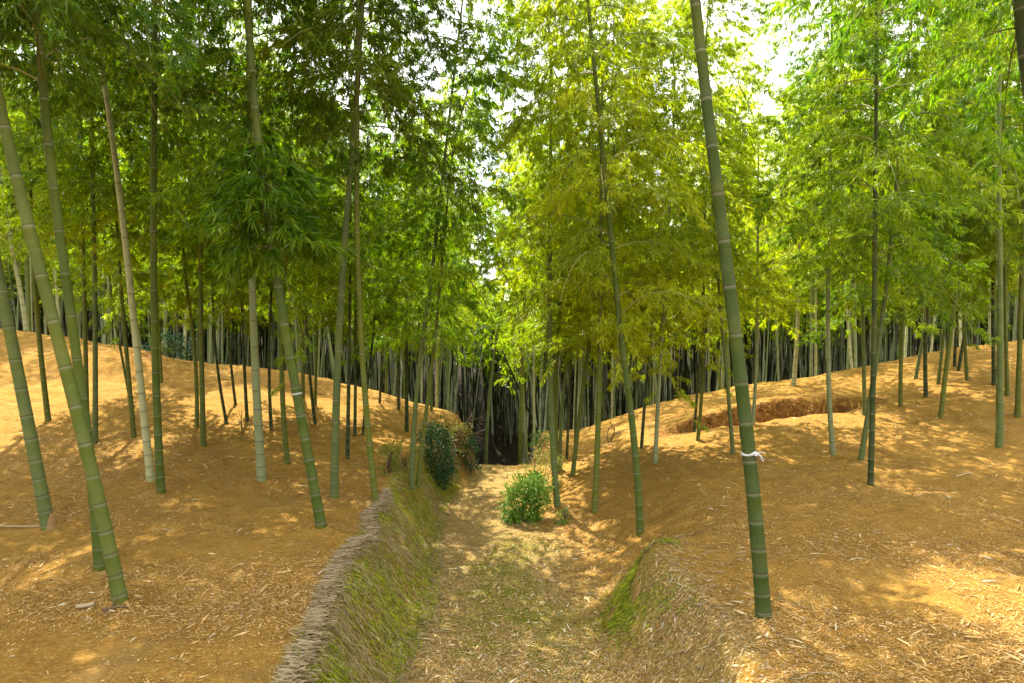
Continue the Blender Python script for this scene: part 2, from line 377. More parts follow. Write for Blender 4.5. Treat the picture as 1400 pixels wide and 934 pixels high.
# --- every stem that stands out in the photograph, traced from foot to top
SPEC = [
 # left hill, near
 ([(66, 722), (37, 572), (22, 498), (5, 410), (-12, 330)], 18, 'b', 'tall', 120, .12, 'grey green bamboo at the left edge with a brown sheath at its foot'),
 ([(164, 821), (133, 676), (103, 558), (64, 400), (27, 265), (0, 144)], 20, 'o', 'tall', 60, .12, 'thick leaning bamboo nearest on the left, rooted beside a dry cut stub'),
 ([(136, 777), (126, 676), (111, 523), (94, 405), (76, 292), (63, 157), (56, 90)], 15, 'g', 'tall', 125, .12, 'dark green bamboo half hidden behind the thick leaning bamboo'),
 ([(66, 575), (55, 480), (49, 400), (44, 330)], 8, 'o', 'mid', 330, .35, 'thin olive bamboo on the sunlit left slope, between two thick leaning stems'),
 ([(36, 452), (30, 410), (20, 360)], 7, 'w', 'mid', 350, .5, 'pale sunlit bamboo on the skyline at the far left'),
 ([(130, 606), (130, 490), (130, 400), (128, 300)], 8, 'b', 'mid', 320, .3, 'straight green bamboo with white rings in front of the straw mound'),
 ([(119, 580), (117, 480), (115, 390), (112, 250)], 7, 'o', 'mid', 300, .3, 'slim dull bamboo just left of the straight white ringed one'),
 ([(183, 598), (175, 498), (167, 425), (164, 380)], 7, 'o', 'short', 420, .45, 'slim olive bamboo left of the pale sunlit stem, crossing the mound'),
 ([(206, 657), (197, 562), (187, 474), (178, 400), (164, 270), (153, 180), (135, 67), (128, 22)], 11, 'w', 'tall', 110, .25, 'tall pale cream bamboo bathed in sun, paired with a straight green stem'),
 ([(220, 672), (212, 498), (211, 400), (210, 300), (211, 180)], 11.5, 'g', 'tall', 185, .15, 'straight green bamboo standing right beside the tall cream stem'),
 ([(179, 556), (169, 500), (160, 455)], 4, 'g', 'short', 445, .3, 'spindly bamboo leaning over the middle of the straw mound'),
 ([(221, 523), (218, 460), (216, 420)], 4, 'y', 'short', 420, .5, 'spindly yellow bamboo at the right end of the straw mound'),
 # left, middle distance
 ([(269, 584), (265, 469), (258, 411)], 6, 'o', 'short', 390, .4, 'thin bamboo with its foot just left of a stouter green one'),
 ([(278, 609), (276, 496), (274, 399), (274, 315)], 8, 'o', 'mid', 330, .35, 'stouter olive bamboo in the thin group left of the white streaked stem'),
 ([(310, 580), (298, 507), (292, 438)], 4.5, 'd', 'short', 430, .4, 'dark spindly bamboo leaning left, its foot in shade on the left slope'),
 ([(322, 553), (315, 488), (312, 438)], 4, 'd', 'short', 430, .4, 'short dark bamboo higher up the left slope with a slight lean'),
 ([(338, 576), (333, 476), (331, 420)], 5, 'd', 'short', 410, .35, 'dark upright bamboo close behind the white streaked stem'),
 ([(358, 656), (353, 573), (348, 476), (344, 380), (344, 333)], 13, 'p', 'mid', 345, .12, 'white streaked grey bamboo ringed with pale nodes, left of the tagged one', 7.5),
 ([(439, 719), (420, 619), (404, 526), (389, 438), (377, 380), (362, 265), (349, 157), (340, 22)], 15, 'g', 'tall', 5, .12, 'thick leaning bamboo with a small white tag, foot near the straw edge'),
 ([(393, 634), (387, 553), (385, 457), (389, 380)], 8, 'y', 'mid', 370, .3, 'yellow green bamboo just left of the tagged leaning stem'),
 ([(371, 588), (368, 507), (370, 419)], 5, 'd', 'short', 410, .35, 'dark thin bamboo beside the bare twiggy sapling'),
 ([(431, 580), (423, 507), (419, 450)], 5, 'd', 'short', 440, .4, 'dark thin bamboo standing just right of the tagged stem'),
 ([(414, 542), (414, 470), (414, 411)], 6, 'b', 'short', 410, .45, 'grey green bamboo on the skyline above the white tag'),
 ([(431, 553), (434, 457), (436, 420)], 4.5, 'o', 'short', 420, .45, 'thin olive bamboo near the left skyline, left of the long grey stem'),
 ([(457, 679), (459, 573), (462, 476), (469, 390), (475, 270), (486, 166)], 12, 'b', 'tall', 165, .35, 'long grey bamboo curving gently right, between two green stems by the straw edge'),
 ([(514, 688), (504, 604), (495, 476), (490, 380), (488, 225)], 9.5, 'y', 'tall', 215, .3, 'slim yellow green bamboo at the very lip of the mossy bank'),
 ([(475, 627), (477, 507), (478, 440)], 6, 'd', 'mid', 420, .3, 'dark bamboo behind the gap between the long grey and the slim yellow stem'),
 ([(485, 596), (486, 511), (486, 440)], 5, 'd', 'short', 430, .3, 'dark bamboo up the slope, hidden partly by the slim stem at the bank lip'),
 ([(496, 594), (501, 540), (508, 480)], 4, 'd', 'short', 460, .3, 'thin dark bamboo leaning right behind the slim stem at the bank lip'),
 ([(519, 552), (521, 515), (523, 470)], 3.5, 'd', 'short', 470, .3, 'tiny dark bamboo alone high on the left slope'),
 ([(556, 590), (556, 534), (556, 470)], 6, 'd', 'mid', 470, .25, 'dark bamboo on the slope to the left of the crossing pair'),
 ([(545, 561), (545, 515), (546, 470)], 4.5, 'd', 'short', 470, .25, 'thin dark bamboo uphill from the crossing pair'),
 ([(563, 669), (567, 580), (570, 526), (580, 449), (591, 380)], 8, 'b', 'mid', 395, .3, 'pale bamboo of the crossing pair, leaning right above the dark shrub'),
 ([(571, 667), (582, 573), (589, 507), (600, 430)], 7, 'y', 'short', 470, .22, 'yellow green bamboo of the crossing pair, rooted against the dark shrub'),
 ([(590, 561), (590, 510), (592, 470)], 4.5, 'b', 'short', 470, .2, 'slim bamboo on the slope directly behind the dark shrub'),
 # end of the path
 ([(664, 597), (667, 564), (677, 480), (682, 440)], 6, 'b', 'short', 400, .45, 'slender bamboo leaning right across the dark end of the path'),
 ([(711, 628), (712, 560), (715, 480), (718, 400)], 8, 'y', 'short', 385, .6, 'yellow green bamboo beside the path end, above the bright shrub'),
 ([(720, 628), (718, 582), (716, 520)], 5.5, 'b', 'short', 500, .5, 'thin grey bamboo right of the yellow one at the path end'),
 ([(762, 691), (755, 618), (752, 509), (753, 418), (751, 350)], 10, 'b', 'mid', 410, .68, 'ringed grey green bamboo right of the bright shrub'),
 ([(763, 645), (758, 575), (762, 502), (764, 440)], 8, 'y', 'mid', 450, .5, 'yellowish bamboo directly behind the ringed grey green one'),
 ([(766, 642), (767, 564), (775, 509), (786, 440)], 6, 'b', 'short', 480, .5, 'grey bamboo leaning right from behind the ringed grey green one'),
 ([(775, 627), (777, 575), (780, 500)], 4.5, 'd', 'short', 470, .5, 'dark thin bamboo left of the short leaning olive stem'),
 ([(786, 622), (787, 575), (789, 510)], 4, 'd', 'short', 480, .5, 'very thin dark bamboo uphill of the short leaning olive stem'),
 ([(783, 651), (789, 593), (798, 527), (806, 470)], 7, 'o', 'mid', 470, .55, 'short leaning olive bamboo halfway up the right slope'),
 # right slope
 ([(813, 700), (817, 604), (819, 530), (820, 473)], 9.5, 'y', 'mid', 475, .7, 'straight yellow green bamboo left of the curved stem'),
 ([(875, 728), (871, 633), (860, 546), (849, 473), (844, 418), (835, 373), (826, 315), (813, 211), (806, 171)], 11, 'g', 'tall', 465, .66, 'curved green bamboo with a heavy yellow crown, above the mossy knoll'),
 ([(877, 613), (882, 546), (888, 484), (893, 440)], 5, 'd', 'short', 480, .6, 'dark slanting bamboo just right of the curved stem'),
 ([(896, 633), (900, 546), (907, 436), (910, 400)], 6.5, 'p', 'mid', 440, .6, 'pale ringed bamboo standing in the sun patch right of the curved stem'),
 ([(949, 591), (955, 509), (958, 460)], 4.5, 'd', 'short', 450, .65, 'dark half of the thin pair at the left end of the dug scarp'),
 ([(954, 602), (960, 527), (962, 455)], 5.5, 'y', 'short', 445, .65, 'light half of the thin pair at the left end of the dug scarp'),
 ([(1002, 621), (995, 527), (987, 451), (982, 400)], 6, 'b', 'mid', 430, .6, 'grey ringed bamboo left of the thick ribboned stem, before the scarp'),
 ([(1029, 580), (1033, 520), (1035, 455)], 5.5, 'p', 'mid', 440, .65, 'pale bamboo in the dug scarp behind the thick ribboned stem'),
 ([(1044, 842), (1037, 754), (1029, 680), (1018, 538), (1006, 466), (995, 391), (982, 270), (968, 148), (955, 40), (950, 0)], 22, 'k', 'tall', -170, .35, 'thickest bamboo, nearest on the right, with a white ribbon tied round it', 11),
 ([(1085, 527), (1089, 473), (1092, 400)], 6.5, 'w', 'mid', 385, .7, 'bright sunlit bamboo on the skyline above the scarp'),
 ([(1139, 621), (1133, 517), (1132, 424), (1133, 352), (1135, 257), (1134, 141)], 7.5, 'p', 'tall', 400, .33, 'tall whitish bamboo at the right end of the dug scarp'),
 ([(1190, 663), (1194, 517), (1195, 405), (1197, 257), (1196, 128)], 8.5, 'd', 'tall', 360, .30, 'dark upright bamboo crossing in front of a slanting grey stem'),
 ([(1177, 629), (1187, 570), (1198, 506), (1204, 435), (1215, 367), (1231, 265), (1244, 163)], 8, 'b', 'tall', 390, .28, 'slanting grey bamboo crossing behind the dark upright stem'),
 ([(1182, 568), (1181, 499), (1180, 442)], 6, 'b', 'mid', 440, .3, 'ringed grey bamboo right at the tail of the dug scarp'),
 ([(1231, 555), (1232, 480), (1234, 424)], 6, 'o', 'mid', 420, .32, 'olive bamboo alone in the open right of the slanting grey stem'),
 ([(1252, 518), (1260, 472), (1275, 405)], 5, 'b', 'short', 410, .4, 'thin bamboo leaning right on the right skyline'),
 ([(1266, 543), (1265, 480), (1267, 424)], 6, 'd', 'mid', 420, .35, 'dark ringed bamboo just below the thin leaning one on the right'),
 ([(1283, 524), (1290, 461), (1297, 397), (1305, 341)], 5, 'o', 'mid', 370, .4, 'slim leaning bamboo uphill of a stouter parallel one'),
 ([(1286, 571), (1295, 491), (1307, 405), (1316, 341)], 7, 'y', 'mid', 370, .4, 'stouter leaning yellow green bamboo left of the tall pale grey pole'),
 ([(1305, 502), (1307, 450), (1310, 405)], 4.5, 'd', 'short', 400, .45, 'thin dark upright bamboo near the right crest'),
 ([(1310, 507), (1318, 461), (1324, 420)], 5, 'd', 'short', 410, .45, 'thin dark bamboo near the right crest, leaning right'),
 ([(1322, 520), (1319, 454), (1318, 386)], 5, 'o', 'short', 390, .45, 'thin olive bamboo right of the leaning dark one near the crest'),
 ([(1359, 526), (1358, 442), (1358, 370)], 6, 'd', 'mid', 370, .4, 'dark bamboo close behind the tall pale grey pole'),
 ([(1366, 610), (1368, 499), (1367, 405), (1365, 330), (1366, 214), (1368, 0)], 10, 'b', 'sparse', 20, .35, 'tall bare grey pole of bamboo near the right edge'),
 ([(1377, 541), (1375, 442), (1374, 380)], 6, 'o', 'mid', 370, .4, 'olive bamboo just right of the tall pale grey pole'),
 ([(1391, 570), (1394, 480), (1397, 367)], 8, 'y', 'mid', 350, .4, 'yellow green bamboo at the right edge'),
]
BUMPS.extend([(p[0], p[1], min(1.0, sp[1] / 14)) for sp in SPEC for p in [on_ground(*sp[0][0])]])

GX = axis(-8.5, 9.5, .045, -70, 70); GY = axis(2.2, 13.6, .045, -25, 95)
XX, YY = np.meshgrid(GX, GY); ZZ = height(XX, YY)
nx, ny = len(GX), len(GY)
idx = np.arange(nx * ny).reshape(ny, nx)
quads = np.stack([idx[:-1, :-1], idx[:-1, 1:], idx[1:, 1:], idx[1:, :-1]], -1).reshape(-1, 4)
XL, XR, BL, BR = lane(YY)
in_path = smooth(-.12, .1, XX - XL + .12 * fbm(XX * 2, YY * 2, 31)) * smooth(-.1, .35, XR + .15 - XX + .2 * fbm(XX * 2, YY * 2, 32)) * (1 - smooth(11, 13, YY))
bankR = smooth(4.9, 4.2, YY) * smooth(0, .2, XX - XR) * (1 - smooth(.9, 1.5, (XX - XR) / BR + fbm(XX * 2, YY * 2, 34)))
left_bank = smooth(0, .1, XL - XX + .05) * (1 - smooth(.9, 1.05, (XL - XX) / BL)) * (1 - smooth(8.5, 10, YY))
moss = np.clip(1.1 * in_path * smooth(7.4, 5, YY) * np.exp(-((XX + .05) / .36) ** 2) + left_bank + .8 * np.exp(-(((XX - .78) / .2) ** 2 + ((YY - 4.6) / .5) ** 2)) + .25 * bankR, 0, 1)
yF, dd = scarp(XX)
earth = np.clip((dd > 0.02) * np.exp(-((YY - yF) / .14) ** 2) * 1.2, 0, 1)
earth = np.maximum(earth, .9 * np.exp(-(((XX + 6.0) / .3) ** 2 + ((YY - 11.2) / .3) ** 2)))
earth = np.maximum(earth, .45 * np.exp(-(((XX + .72) / .22) ** 2 + ((YY - 9.4) / .5) ** 2)))
forest_shade = smooth(13.4, 15.5, YY + .8 * fbm(XX * .8, YY * .8, 41))  # where the floor is painted dark as shade under the stand
forest_shade = np.maximum(forest_shade, smooth(-4, -7, YY)); forest_shade = np.maximum(forest_shade, smooth(15, 18, np.abs(XX)))  # the added banks behind and beside get the same dark colour
forest_shade = np.maximum(forest_shade, smooth(10.2, 11.5, YY) * np.exp(-((XX + .2) / .7) ** 2))  # shade painted on the floor of the path end
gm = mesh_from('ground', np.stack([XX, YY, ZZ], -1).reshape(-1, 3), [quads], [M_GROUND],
               vattr={'path': np.maximum(in_path, .8 * bankR).ravel(), 'moss': moss.ravel(), 'earth': earth.ravel(), 'forest_shade': forest_shade.ravel()}, smooth_shade=True)
obj('ground', gm, kind='structure')

# ------------------------------------------------------------------ bamboo culm and crown meshes
def culm_rings(L, r0, first=.10, big=.26, node0=.03):
    """positions along the stem, radius factor, wax, dark"""
    S, K, W, D = [-.18], [1.06], [0], [0]
    s = node0; gap = first
    scale = max(.6, r0 / .05)
    while s < L - .02:
        for ds, k, w, d in ((-.030, 1.0, .12, 0), (-.008, 1.0, 1, 0), (-.003, 1.05, .6, .35), (.001, 1.015, .2, 1), (.006, 1.055, .3, .4), (.016, 1.0, .25, 0)):
            S.append(s + ds * scale); K.append(k); W.append(w); D.append(d)
        s += gap * random.uniform(.94, 1.06); gap = min(big, gap * 1.12)
    S.append(L); K.append(1); W.append(0); D.append(0)
    return np.array(S), np.array(K), np.array(W), np.array(D)

def culm_mesh(name, curve, L, r0, H, seg=12, first=.10, big=.26, kmin=.12, hgt0=1.2, hgt1=5):
    """curve(s) -> points; taper to kmin at H"""
    S, K, W, D = culm_rings(L, r0, first, big)
    P = curve(S)
    R = r0 * K * np.clip(1 - (1 - kmin) * (np.clip(S, 0, None) / H) ** .95, .05, 1.1) * (1 + .08 * np.exp(-np.clip(S, 0, None) / .12))
    V, Q, caps = tube(P, R, seg)
    rep = lambda a: np.concatenate([np.repeat(a, seg), [a[-1], a[0]]])
    hg = smooth(hgt0, hgt1, S)
    pol = [Q, *caps]
    return mesh_from(name, V, pol, [M_CULM], vattr={'wax': rep(W), 'dark': rep(D), 'hgt': rep(hg)}, smooth_shade=True)

def axis_curve(t, Lc, droop):
    """local axis of a crown, 0..1 -> points: upright, then nodding to +X"""
    t = np.asarray(t, float)
    b = np.clip((t - .5) / .5, 0, None)
    return np.stack([droop * Lc * .22 * b ** 2, np.zeros_like(t), Lc * (t - .06 * droop * b ** 2)], -1)

def crown_mesh(name, Lc, seed, rmax, gap=.17, leaf=.072, leafw=.0115, tw=.042, tuft=9.6, low=.82, droop=1.0, shape=1.0, twigs=True, dens=1.0):
    rng = np.random.default_rng(seed)
    mb = MB(); LP, LD, LT = [], [], []
    s = .05
    az = rng.uniform(0, 6.28)
    while s < Lc * .985:
        t = s / Lc
        P0 = axis_curve(np.array([t]), Lc, droop)[0]
        prof = (low + (1 - low) * min(1, t / .28)) * (1 - max(0, (t - .35) / .65) ** 1.25 * .82)
        for side in (0, 1):
            if rng.random() < .16: continue
            a = az + side * rng.uniform(.7, 1.5) + rng.normal(0, .15)
            L = rmax * prof * rng.uniform(.45, 1.25)
            n = 9
            q = np.linspace(0, 1, n)
            rise = rng.uniform(.25, 1.0) * (1 - .35 * t); sag = rng.uniform(.5, 1.3)
            bend = rng.normal(0, .25)
            hx = L * (q * .92); hz = L * (rise * q - sag * q ** 2.1)
            ang = a + bend * q
            B = np.stack([P0[0] + hx * np.cos(ang), P0[1] + hx * np.sin(ang), P0[2] + hz], -1)
            br = np.linspace(.006, .0016, n) * (.6 + .6 * L)
            V, Q, _ = tube(B, br, 4, False); mb.add(V, Q, 1, rng.random())
            m = max(4, int(L / tw * dens))
            ss = np.sort(rng.uniform(.12, 1.0, m)); ss[-1] = 1
            tb = np.stack([np.interp(ss, q, B[:, i]) for i in range(3)], -1)
            ta = a + bend * ss + np.where(np.arange(m) % 2, 1, -1) * rng.uniform(.35, 1.25, m)
            ta[-1] = a + bend
            tl = (.10 + .26 * (1 - ss * .6) * rng.uniform(.5, 1.2, m)) * min(1.0, .45 + L)
            tz = rng.normal(.0, .38, m)
            TD = norm(np.stack([np.cos(ta), np.sin(ta), tz], -1))
            tint_b = rng.normal(.5, .16)
            if twigs:
                # thin twigs as narrow ribbons
                e = tb + TD * tl[:, None]; e[:, 2] -= .25 * tl
                Vt, Qt = blades(tb, e - tb, np.linalg.norm(e - tb, axis=1), np.full(m, .0035), rng, .0)
                mb.add(Vt, Qt, 1, .5)
            for f in (.35, .6, .85, 1.0):
                k = rng.poisson(tuft * (.75 if f < 1 else 1.35), m)
                rep = np.repeat(np.arange(m), k)
                if len(rep) == 0: continue
                base = tb[rep] + TD[rep] * (tl[rep] * f)[:, None]; base[:, 2] -= .25 * tl[rep] * f * f
                base += rng.normal(0, .008, base.shape)
                sp = rng.normal(0, .55, (len(rep), 3))
                d = TD[rep] * .8 + sp; d[:, 2] = d[:, 2] * .5 - rng.uniform(.15, 1.25, len(rep))
                LP.append(base); LD.append(d); LT.append(np.clip(tint_b + rng.normal(0, .2, len(rep)), 0, 1))
        az += 2.4 + rng.normal(0, .4); s += gap * rng.uniform(.8, 1.2) * (1 - .35 * t)
    P = np.concatenate(LP); D = np.concatenate(LD); T = np.concatenate(LT)
    n = len(P)
    V, Q = blades(P, D, leaf * rng.uniform(.6, 1.25, n), leafw * rng.uniform(.75, 1.25, n), rng)
    mb.add(V, Q, 0, T)
    me = mb.mesh(name, [M_LEAF, M_TWIG])
    return me

CROWNS = {}      # kind -> list of (mesh, length, droop)
def build_crowns():
    CROWNS['tall'] = [(crown_mesh('crown', 6.2, 100 + i, .92 + .1 * i, gap=.155), 6.2, 1.0) for i in range(3)]
    CROWNS['mid'] = [(crown_mesh('crown', 4.6, 200 + i, .82 + .1 * i, gap=.145), 4.6, 1.1) for i in range(3)]
    CROWNS['short'] = [(crown_mesh('crown', 3.2, 300 + i, .62 + .08 * i, gap=.14, leaf=.078), 3.2, 1.2) for i in range(3)]
    CROWNS['bough'] = [(crown_mesh('bough', 1.0, 350, .40, gap=.075, tuft=9, leafw=.016, leaf=.105, low=1.0, dens=1.3, droop=.3), 1.05, .3)]
    CROWNS['sparse'] = [(crown_mesh('crown', 5.4, 400 + i, .55 + .1 * i, gap=.24, tuft=3), 5.4, 1.0) for i in range(2)]
build_crowns()

def put_crown(parent, P, T, kind, vi, scale, spin, color, base):
    me, Lc, dr = CROWNS[kind][vi % len(CROWNS[kind])]
    o = bpy.data.objects.new('crown', me); COL.objects.link(o); o.parent = parent
    q = Vector((0, 0, 1)).rotation_difference(Vector(T)) @ Quaternion((0, 0, 1), spin)
    o.location = Vector(P) - Vector(base); o.rotation_mode = 'QUATERNION'; o.rotation_quaternion = q; o.scale = (scale,) * 3
    o.color = color
    return o, Lc * scale, dr, q

BLOOM = {'k': 0, 'g': .08, 'y': .10, 'p': 1, 'd': .12, 'o': .3, 'w': .8, 'b': .75}
COLORS = {'k': (.024, .044, .003), 'g': (.050, .080, .004), 'y': (.085, .100, .006), 'p': (.20, .225, .11), 'd': (.018, .030, .006), 'o': (.075, .095, .009), 'w': (.36, .35, .18), 'b': (.082, .112, .030)}

def bamboo(pts, width, col, crown, cv, yel, label, H=9.0, vi=0, bri=.5, scale=1.0, group='bamboos standing in the clearing', k=None, name='bamboo'):
    """pts: (u, v) along the stem in the photograph from the foot up; width: at the foot in photo pixels; cv: where the crown starts"""
    base = on_ground(*pts[0])
    k = random.uniform(-.05, .05) if k is None else k
    P = np.array([base] + [at_depth(u, v, base[1], base[2], k) for u, v in pts[1:]])
    r0 = width * .93 / F * base[1] * .5
    zr = P[:, 2] - base[2]
    deg = 1 if len(P) == 2 else (2 if len(P) < 6 else 3)
    w = np.ones(len(P)); w[0] = 4
    cx = np.polyfit(zr, P[:, 0], deg, w=w)
    zmax = zr[-1]
    def curve_raw(z):
        zc = np.clip(z, 0, zmax)
        dx = np.polyval(np.polyder(cx), zmax) if deg > 1 else cx[0]
        dx = np.clip(dx, -.6, .6)
        x = np.polyval(cx, zc) + np.where(z > zmax, (z - zmax) * dx * .9, 0) + np.where(z < 0, z * np.polyval(np.polyder(cx), 0), 0)
        return np.stack([x, base[1] + k * z, base[2] + z], -1)
    off = curve_raw(np.array([0.0]))[0]
    vtop = HZ if cv is None else cv
    zc = at_depth(pts[-1][0], vtop, base[1], base[2], k)[2] - base[2]
    zc = max(.6, zc)
    root = empty(name, Vector((off[0], base[1], base[2])), label, 'bamboo', group)
    b0 = np.array([off[0], base[1], base[2]])
    a, b = curve_raw(np.array([zc])), curve_raw(np.array([zc + .3]))
    T = norm(b - a)[0]; T = norm(T + np.array([0, 0, .5]))
    spin = random.uniform(0, 6.28)
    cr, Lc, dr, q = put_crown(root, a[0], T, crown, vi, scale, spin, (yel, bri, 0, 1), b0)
    Ltot = zc + Lc * .99
    def curve(s):
        s = np.asarray(s, float)
        low = curve_raw(np.minimum(s, zc))
        ax = axis_curve(np.clip((s - zc) / Lc, 0, 1), Lc, dr)
        M = np.array(q.to_matrix())
        hi = a[0] + ax @ M.T
        return np.where((s > zc)[:, None], hi, low) - b0
    me = culm_mesh('culm', curve, Ltot, r0, Ltot * 1.02, seg=16 if width > 9 else 10)
    c = obj('culm', me, root)
    j = 1 + random.uniform(-.12, .12)
    c.color = (*[x * j for x in COLORS[col]], BLOOM[col])
    return root, curve, r0, b0

BAMBOO = {}
for i, sp in enumerate(SPEC):
    pts, w, col, crown, cv, yel, label = sp[:7]
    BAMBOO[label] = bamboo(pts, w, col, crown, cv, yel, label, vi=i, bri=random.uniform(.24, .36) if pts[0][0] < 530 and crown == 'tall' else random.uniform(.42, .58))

# the dark stem that leans out of the frame at the upper right; its foot is outside
def free_bamboo(x, y, lean, r0, zc, crown, vi, yel, label, col='g', scale=1.0, group='bamboos standing in the clearing', bri=.5):
    z = float(height(x, y)); root = empty('bamboo', (x, y, z), label, 'bamboo', group)
    lean = np.array(lean, float)
    f = lambda s: np.stack([lean[0] * s, lean[1] * s, s], -1)
    a = f(np.array([zc]))[0]; T = norm(np.array([lean[0], lean[1], 1.0]) + np.array([0, 0, .5]))
    cr, Lc, dr, q = put_crown(root, a, T, crown, vi, scale, random.uniform(0, 6.28), (yel, bri, 0, 1), (0, 0, 0))
    M = np.array(q.to_matrix())
    def curve(s):
        s = np.asarray(s, float)
        ax = axis_curve(np.clip((s - zc) / Lc, 0, 1), Lc, dr) @ M.T + a
        return np.where((s > zc)[:, None], ax, f(np.minimum(s, zc)))
    c = obj('culm', culm_mesh('culm', curve, zc + Lc * .99, r0, (zc + Lc) * 1.02, seg=12), root)
    c.color = (*COLORS[col], BLOOM[col])
    return root
free_bamboo(3.50, 4.0, (-.17, .0), .048, 3.0, 'tall', 1, .05, 'dark bamboo leaning in at the top right corner', 'd')

# neighbours just outside the frame on the left and behind: they shade the foreground
OFF = [(-4.6, 3.0), (-5.4, 4.6), (-7.6, 4.2), (-8.8, 6.4)]
for i, (x, y) in enumerate(OFF):
    free_bamboo(x, y, (random.uniform(-.05, .05), random.uniform(-.05, .05)), random.uniform(.038, .05), random.uniform(2.6, 3.6), 'tall', i, .2,
                'green bamboo standing outside the picture to the left', 'g', 1.05, 'bamboos outside the picture')

# ------------------------------------------------------------------ the stand behind: individuals from a few grown forms
PROTO = []
for i in range(5):
    Lc = [4.6, 5.0, 4.2, 5.4, 4.8][i]; zc = [2.7, 3.1, 2.4, 3.4, 2.9][i]
    cm = crown_mesh('crown', Lc, 500 + i, [.95, 1.05, .9, 1.1, 1.0][i], gap=.15, leaf=.088, leafw=.0155, tw=.066, tuft=5.2, low=.7, twigs=False)
    f = lambda s, zc=zc, Lc=Lc: np.where((np.asarray(s) > zc)[:, None], axis_curve(np.clip((np.asarray(s) - zc) / Lc, 0, 1), Lc, 1.0) + np.array([0, 0, zc]),
                                         np.stack([0 * np.asarray(s), 0 * np.asarray(s), np.minimum(s, zc)], -1))
    km = culm_mesh('culm', f, zc + Lc * .99, .034, (zc + Lc) * 1.02, seg=8, first=.14, big=.28, hgt0=-2, hgt1=4)
    PROTO.append((km, cm, zc))

def back_label(x):
    if x < -2.2: return 'slim bamboo in the dense stand behind the left slope', 'bamboos of the stand behind the left slope', .5
    if x < 1.6: return 'slim bamboo in the dark stand at the end of the path', 'bamboos of the stand at the path end', .66
    if x < 6.0: return 'slim bamboo in the sunny yellow stand behind the scarp', 'bamboos of the stand behind the scarp', .95
    return 'slim bamboo in the dense stand behind the right crest', 'bamboos of the stand behind the right crest', .6

def back_bamboo(x, y, s):
    km, cm, zc = random.choice(PROTO)
    lab, grp, yel = back_label(x * 15 / y)
    root = empty('bamboo', (x, y, float(height(x, y)) - .05), lab, 'bamboo', grp)
    root.rotation_euler = (random.gauss(0, .045), random.gauss(0, .06), random.uniform(0, 6.28)); root.scale = (s, s, s)
    c = obj('culm', km, root); j = random.uniform(.7, 1.25)
    cc = random.choice('wwwwpppppyob'); c.color = (*[q * j * 1.2 for q in COLORS[cc]], BLOOM[cc])  # mostly pale tones paint the front light on the back stems
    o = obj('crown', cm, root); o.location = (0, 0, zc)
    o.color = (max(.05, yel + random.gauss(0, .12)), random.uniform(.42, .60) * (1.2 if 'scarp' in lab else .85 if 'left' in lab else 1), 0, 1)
    return root
placed = []
tries = 0
while len(placed) < 205 and tries < 20000:
    tries += 1
    y = 13.7 + 12.5 * random.random() ** 1.25
    x = random.uniform(-.80 * y - 1.5, .80 * y + 1.5)
    if -1.25 < x + .05 * (y - 13) < .40 and y < 27: continue
    if any((x - a) ** 2 + (y - b) ** 2 < .55 ** 2 for a, b in placed): continue
    placed.append((x, y)); back_bamboo(x, y, random.uniform(.95, 1.1) if abs(x) < 2.2 else random.uniform(.78, 1.06))

# the far wood: one mass
def far_wood():
    rng = np.random.default_rng(5); mb = MB()
    n = 3200
    y = 22.0 + 26 * rng.random(n); x = rng.uniform(-.9, .9, n) * (y + 3)
    void = (x > -1.6) & (x < .35) & (y < 34); y = np.where(void, y + 14, y)
    for a, b in zip(x, y):
        z = float(height(a, b)); L = rng.uniform(5, 6.8); lx, ly = rng.normal(0, .06, 2) * (3.5 if rng.random() < .03 else 1)
        P = np.array([[a + lx * s, b + ly * s, z + s] for s in (-.2, L * .5, L)])
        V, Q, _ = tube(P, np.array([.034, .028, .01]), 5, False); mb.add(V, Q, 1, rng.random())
    m = 260000
    k = rng.integers(0, n, m)
    # sprays hang around each stem
    hgt = 3.3 + 3.6 * rng.random(m) ** .9
    rad = 1.25 * np.sqrt(rng.random(m)) * np.clip(1.3 - hgt / 9, .3, 1)
    a = rng.uniform(0, 6.28, m)
    P = np.stack([x[k] + rad * np.cos(a), y[k] + rad * np.sin(a), height(x[k], y[k]) + hgt], -1)
    D = rng.normal(0, .6, (m, 3)); D[:, 2] -= .7
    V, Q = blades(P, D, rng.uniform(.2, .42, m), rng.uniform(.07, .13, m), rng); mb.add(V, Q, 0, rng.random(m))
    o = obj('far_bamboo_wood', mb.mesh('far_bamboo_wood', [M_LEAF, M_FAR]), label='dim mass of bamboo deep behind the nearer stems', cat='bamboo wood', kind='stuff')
    o.color = (.30, .30, 0, 1)  # low lightness puts the deep wood's shade into the leaf colour
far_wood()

# ------------------------------------------------------------------ litter, straw edging and grasses
def slope_frame(x, y, e=.03):
    dzx = (height(x + e, y) - height(x - e, y)) / (2 * e); dzy = (height(x, y + e) - height(x, y - e)) / (2 * e)
    return dzx, dzy

